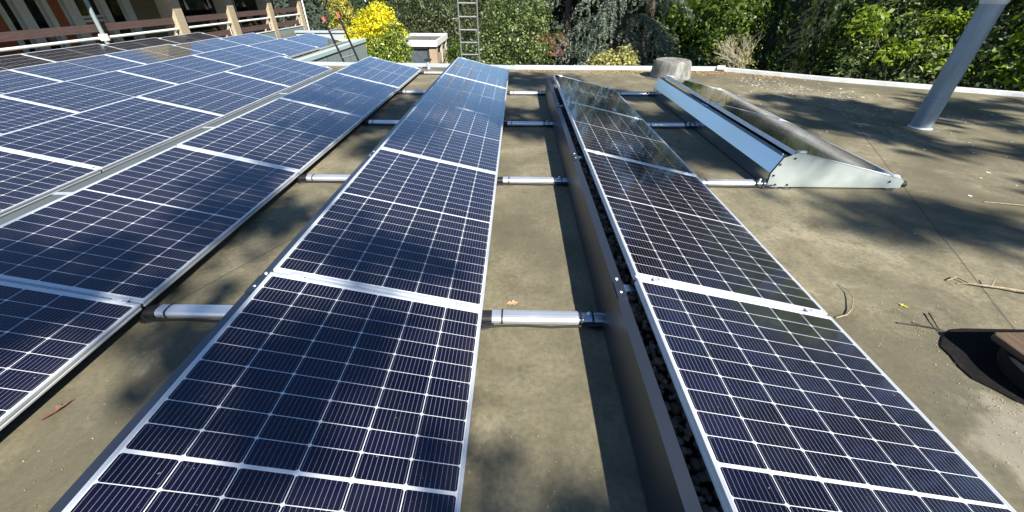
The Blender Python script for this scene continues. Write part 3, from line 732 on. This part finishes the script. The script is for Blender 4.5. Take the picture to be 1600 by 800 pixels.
# bare twiggy shrub
tw = tag(empty('bare_shrub', (5.25, 10.2, GZ)), 'pale bare twiggy shrub at the far right roof corner', 'bush')
mb = MB(); r_ = random.Random(5)
def grow(p, d, L, r, dep):
    q = p+d*L; mb.tube([p, p+d*L*.5+Vector((r_.uniform(-.03, .03), r_.uniform(-.03, .03), 0)), q], [r, r*.8, r*.6], 5)
    if dep:
        for i in range(3):
            nd = (d+Vector((r_.uniform(-.75, .75), r_.uniform(-.5, .5), r_.uniform(-.2, .45)))).normalized(); grow(p+d*L*r_.uniform(.5, 1), nd, L*r_.uniform(.55, .8), r*.6, dep-1)
mb.tube([(.45, .1, 0), (.42, .05, 1.6), (.30, 0, 2.55)], [.035, .03, .018], 7)
for i in range(8): grow(Vector((.38-.03*i, 0, 2.25+.05*i)), Vector((r_.uniform(-1.1, -.35), r_.uniform(-.25, .25), r_.uniform(.35, .9))).normalized(), r_.uniform(.42, .6), .014, 3)
mb.build('branches', M['shrubtwig'], tw)
C, N, D = crown_points([(-.25, 0, 2.95, .55, .3, .45)], 150, 5, .06); Ln = rng.uniform(.03, .055, len(C)); leaf_mesh('leaves', C, N, D, Ln, Ln*.5, L_['ygshrub'], tw)

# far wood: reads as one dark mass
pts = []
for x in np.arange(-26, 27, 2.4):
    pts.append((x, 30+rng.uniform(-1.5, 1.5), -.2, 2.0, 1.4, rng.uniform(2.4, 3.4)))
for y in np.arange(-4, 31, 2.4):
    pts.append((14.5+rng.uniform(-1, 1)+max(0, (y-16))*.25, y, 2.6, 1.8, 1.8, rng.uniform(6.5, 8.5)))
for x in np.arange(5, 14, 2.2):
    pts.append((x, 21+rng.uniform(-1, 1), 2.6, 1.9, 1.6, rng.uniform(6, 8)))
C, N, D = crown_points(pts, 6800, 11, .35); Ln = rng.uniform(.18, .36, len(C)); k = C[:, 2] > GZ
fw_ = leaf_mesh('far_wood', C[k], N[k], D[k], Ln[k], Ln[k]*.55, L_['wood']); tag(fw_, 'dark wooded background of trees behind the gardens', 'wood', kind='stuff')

# tall oak on the sunny side: throws the dappled shade on the roof
def oak(x, y, label, blobs, n_cl, seed):
    plant('oak_tree', label, 'tree', blobs, L_['shade'], n_cl, 16, .12, (.12, .2), .6, trunk=.28, base=(x, y), shell=.35, limbs=False)
ob = []
rng = np.random.default_rng(21)
def shade_over(n, x0, x1, y0, y1, zr=(5.2, 9.0), r=(.35, .8)):
    for i in range(n):
        z = rng.uniform(*zr); k = rng.uniform(*r)
        ob.append((rng.uniform(x0, x1)+.55*z, rng.uniform(y0, y1)-z, z, k*1.3, k, k*.4))
shade_over(50, 2.8, 9.5, 4.0, 6.9, (5.5, 9.5), (.16, .42))
shade_over(7, 4.4, 5.3, 5.2, 6.5, r=(.3, .5))
shade_over(16, 4.6, 9.0, 2.2, 4.2, (5.5, 9.5), (.16, .4))
shade_over(14, 1.2, 2.6, 3.6, 7.2, (6, 10), (.22, .5))
shade_over(12, -.4, 1.0, 4.4, 8.6, (6, 10), (.22, .5))
shade_over(11, -3.2, -1.0, 1.2, 3.6, (5.5, 9), (.16, .36))
shade_over(5, -1.1, -.3, .4, 2.2, (5.5, 9), (.14, .26))
shade_over(10, -3.0, -.6, 4, 8, (6, 10), (.22, .5))
shade_over(2, .0, .4, .2, .6, (7, 10), (.16, .28))
shade_over(5, 2.4, 4.6, 2.3, 3.0, (7, 10), r=(.2, .4))

oak(14.5, -10.0, 'tall spreading oak behind the viewer that shades the roof', [(13.5, -9.5, 6.5, .8, .8, .6)]+ob, 1150, 1)

# ------------------------------------------------------------------ neighbouring buildings, ladders
bb = tag(empty('balcony_building', (-12.4, 16, GZ)), 'brick building with brown balcony railings and pale piers along the left side', 'building')
def bp(mb, name, mat, par=None, **k):
    o = mb.build(name, mat, par or bb, **k)
    if par is None: o.location = (12.4, -16, -GZ)
    return o
M['wallbrick'] = brick('khaki_brick', (.20, .17, .09), (.24, .20, .11), (.15, .13, .08))
M['pierbrick'] = brick('cream_brick', (.46, .37, .24), (.54, .44, .30), (.36, .31, .23))
M['frame'] = plain('pale_window_paint', (.50, .52, .46), .55, 0, .08)
M['orange'] = wood('orange_stained_panel', (.20, .055, .018), (.32, .10, .035))
def glass():
    t = NT('dark_window_glass'); t.set(Base_Color=(.008, .009, .010), Roughness=.06, IOR=1.5); return t.m
M['glass'] = glass()
M['white'] = plain('white_paint', (.80, .80, .77), .45, 0, .04)
bp(MB().box(-17, -12.402, 2, 23.3, GZ, 1.76), 'wall', M['wallbrick'])
bp(MB().box(-12.3, -11.2, 14.6, 15.7, 1.765, 2.9), 'chimney', M['wallbrick'])
bp(MB().box(-12.40, -10.56, 2, 23.35, 1.6, 1.76), 'roof_overhang', M['frame'])
bp(MB().box(-12.4, -10.98, 2, 23.3, -.55, -.40), 'balcony_floor', plain('balcony_concrete', (.22, .21, .19), .9))
for y0, y1 in ((4, 4.4), (8.2, 8.6), (14.42, 14.80), (17.22, 17.60), (20.07, 20.41), (22.92, 23.22)):
    bp(MB().box(-11.45, -10.96, y0, y1, GZ, 1.598), 'pier', M['pierbrick'], bevel=.006)
bp(MB().box(-11.02, -10.985, 2, 23.3, GZ, -.18), 'fascia_board', M['fascia'])
bp(MB().box(-11.03, -10.965, 2, 23.3, -.178, -.15), 'fascia_cap', M['white'])
spans = [(2, 4), (4.4, 8.2), (8.6, 14.42), (14.80, 17.22), (17.60, 20.07), (20.41, 22.92)]
for a, b in spans:
    bp(MB().box(-11.12, -11.08, a+.01, b-.01, .46, .635), 'railing_board', M['railwood'], bevel=.003)
    bp(MB().box(-11.12, -11.08, a+.01, b-.01, -.07, .10), 'railing_board', M['railwood'], bevel=.003)
    bp(MB().tube([(-11.04, a+.02, .322), (-11.04, b-.02, .322)], .034, 12), 'railing_tube', M['white'], smooth=True)
    for y in (a+.12, b-.12):
        bp(MB().box(-11.075, -11.06, y-.015, y+.015, -.1, .36), 'railing_bracket', M['white'])
# back wall: frames, glass, panels
def win(y0, y1, z0, z1, mat=None, nm='window'):
    f = MB(); t_ = .06
    f.box(-12.40, -12.34, y0, y0+t_, z0, z1); f.box(-12.40, -12.34, y1-t_, y1, z0, z1); f.box(-12.40, -12.34, y0+t_, y1-t_, z1-t_, z1); f.box(-12.40, -12.34, y0+t_, y1-t_, z0, z0+t_)
    fo = bp(f, nm, M['frame'])
    MB().box(-12.40, -12.36, y0+t_+.001, y1-t_-.001, z0+t_+.001, z1-t_-.001).build('pane', mat or M['glass'], fo)
win(9.4, 10.75, -.4, 1.58, M['orange'], 'wall_panel'); win(10.76, 11.04, -.4, 1.58)
win(11.31, 11.71, -.4, 1.58); win(11.87, 12.30, -.4, 1.58, M['orange'], 'wall_panel')
win(12.63, 13.37, .70, 1.58); win(12.63, 13.37, -.4, .66, M['orange'], 'wall_panel'); win(13.60, 14.16, -.4, 1.58)
for y0, y1 in ((11.05, 11.30), (11.72, 11.86), (12.31, 12.62), (13.38, 13.59), (14.17, 14.45)):
    bp(MB().box(-12.40, -12.27, y0, y1, -.4, 1.595), 'door_post', M['frame'], bevel=.004)
for y0, y1 in ((16.6, 19.2), (19.9, 22.2), (5, 8)): win(y0, y1, -.3, 1.58)
bp(MB().tube([(-10.93, 11.55, 1.6), (-10.93, 11.56, .0)], .05, 14), 'downpipe', M['fascia'], smooth=True)
bp(MB().box(-11.02, -10.86, 11.50, 11.62, .26, .42), 'pipe_clamp', M['white'], bevel=.01)
bp(MB().tube([(-10.9, 23.27, GZ), (-10.9, 23.27, 1.6)], .035, 12), 'white_downpipe', M['white'], smooth=True)
for y in (18.2, 16.9):
    bp(MB().prism([(y, .75), (y+.16, .75), (y+.02, 1.25)], 'x', -12.335, -12.33), 'curtain', M['white'])

# aluminium and black ladders standing against the far edge
def ladder(name, label, base_c, top_c, wdt, mat, rung, rr, tips=None, n0=0):
    b = Vector(base_c); t = Vector(top_c); d = (t-b); L = d.length; d.normalize()
    root = tag(empty(name, b), label, 'ladder'); ex = Vector((1, 0, 0))
    ex = (ex-d*ex.dot(d)).normalized(); nrm = d.cross(ex)
    for s in (-1, 1):
        mb = MB(); q = [ex*(s*wdt/2+o1)+nrm*o2 for o1, o2 in ((-.012, -.03), (.012, -.03), (.012, .03), (-.012, .03))]
        mb.add([*q, *[p+d*L for p in q]], [(0, 1, 2, 3), (7, 6, 5, 4), (0, 4, 5, 1), (1, 5, 6, 2), (2, 6, 7, 3), (3, 7, 4, 0)])
        mb.build('side_rail', mat, root, bevel=.003)
        if tips:
            tb = MB(); q2 = [d*(L+.0005)+ex*(s*wdt/2+o1)+nrm*o2 for o1, o2 in ((-.018, -.036), (.018, -.036), (.018, .036), (-.018, .036))]
            tb.add([*q2, *[p+d*.09 for p in q2]], [(0, 1, 2, 3), (7, 6, 5, 4), (0, 4, 5, 1), (1, 5, 6, 2), (2, 6, 7, 3), (3, 7, 4, 0)]); tb.build('end_tip', tips, root, bevel=.006)
    h = L-n0
    while h > .2:
        MB().tube([d*h-ex*(wdt/2-.012), d*h+ex*(wdt/2-.012)], rr, 10).build('rung', M['lad'], root); h -= rung
M['lad'] = metal('dull_ladder_aluminium', (.28, .29, .29), .5, .5, .15)
ladder('aluminium_ladder', 'silver aluminium ladder rising above the far roof edge behind the centre row', (-1.08, 10.35, GZ), (-1.06, 9.55, 2.35), .40, M['lad'], .25, .016, None, .17)
M['ladblack'] = metal('black_ladder_paint', (.035, .037, .04), .35, .4)
ladder('black_ladder', 'black ladder with red tips rising above the far roof edge', (-3.18, 10.3, GZ), (-4.0, 9.72, .88), .345, M['ladblack'], .28, .017, plain('red_plastic', (.60, .13, .10), .5), .18)

# white roofed shed
sh = tag(empty('garden_shed', (-4.6, 17, GZ)), 'flat roofed shed with white fascia and grey door beyond the far roof edge', 'shed')
def shp(mb, name, mat, par=None, **k):
    o = mb.build(name, mat, par or sh, **k)
    if par is None: o.location = (4.6, -17, -GZ)
    return o
zt = -.214
fr = MB(); fr.box(-4.75, -3.12, 17, 17.05, zt-.22, zt); fr.box(-3.17, -3.12, 17.051, 19.8, zt-.22, zt); fr.box(-4.75, -3.171, 19.75, 19.8, zt-.22, zt); fr.box(-4.75, -4.70, 17.051, 19.749, zt-.22, zt)
shp(fr, 'fascia', M['white'], bevel=.005)
shp(MB().box(-4.699, -3.171, 17.051, 19.749, zt-.16, zt-.10), 'roof', plain('shed_roof_felt', (.12, .115, .10), .9, 0, .3, 3))
shp(MB().box(-4.65, -3.5, 17.14, 17.24, zt-.31, zt-.221), 'lintel', plain('pale_lintel', (.50, .48, .42), .7))
shp(MB().box(-3.46, -3.16, 17.1, 17.4, GZ, zt-.221), 'brick_pillar', brick('shed_brick', (.40, .29, .19), (.46, .34, .23), (.36, .31, .25)))
dm = MB(); x = -4.45
while x < -3.56: dm.box(x, x+.062, 17.17, 17.2, GZ, zt-.312); x += .066
dr_ = shp(dm, 'door', plain('grey_door_paint', (.085, .105, .13), .5), bevel=.004)
shp(MB().box(-3.54, -3.462, 17.13, 17.25, GZ, zt-.312), 'door_frame', plain('dark_frame', (.035, .035, .045), .6))
shp(MB().box(-4.65, -4.46, 17.15, 17.25, GZ, zt-.312), 'front_wall', plain('shed_wall', (.16, .16, .15), .8))
for y in (18.3, 19.5): shp(MB().box(-3.24, -3.14, y, y+.1, GZ, zt-.221), 'post', plain('pale_post', (.45, .40, .32), .7))
for z in (-.75, -1.25, -1.75): shp(MB().box(-3.22, -3.19, 17.41, 19.5, z-.36, z), 'side_board', plain('side_board_paint', (.42, .36, .28), .7))
shp(MB().box(-4.65, -3.35, 17.42, 19.6, GZ, zt-.36), 'side_wall', plain('shed_inner', (.05, .045, .04), .9))

# small outbuilding with a red tiled roof among the trees
rs = tag(empty('red_roofed_hut', (1.45, 18.4, GZ)), 'small hut with red tiled roof under the cedar', 'hut')
def tiles():
    t = NT('red_roof_tile'); o = t.obj(); wv = t.n('ShaderNodeTexWave'); wv.bands_direction = 'X'; t.put(wv.inputs[0], o); wv.inputs['Scale'].default_value = 2.2
    t.set(Base_Color=t.mix(t.math('MULTIPLY', wv.outputs['Fac'], .5), (.20, .075, .055), (.10, .04, .03)), Roughness=.8); t.bump(wv.outputs['Fac'], .8, .03); return t.m
MB().box(-.75, .75, .3, 2.2, 0, 1.95).build('wall', plain('hut_boards', (.04, .03, .022), .8), rs)
MB().prism([(-.1, 1.90), (1.25, 2.55), (2.6, 1.90), (2.6, 1.97), (1.25, 2.63), (-.1, 1.97)], 'x', -.95, .75).build('roof', tiles(), rs)

# distant garden wall behind the wing
gw = MB().box(-8.7, -6.0, 17.4, 17.55, GZ, -.02); gw.box(-8.72, -5.95, 17.35, 17.6, -.018, .05)
o = gw.build('garden_wall', M['greytrim']); tag(o, 'low pale coped wall behind the rear wing and black ladder', 'wall')
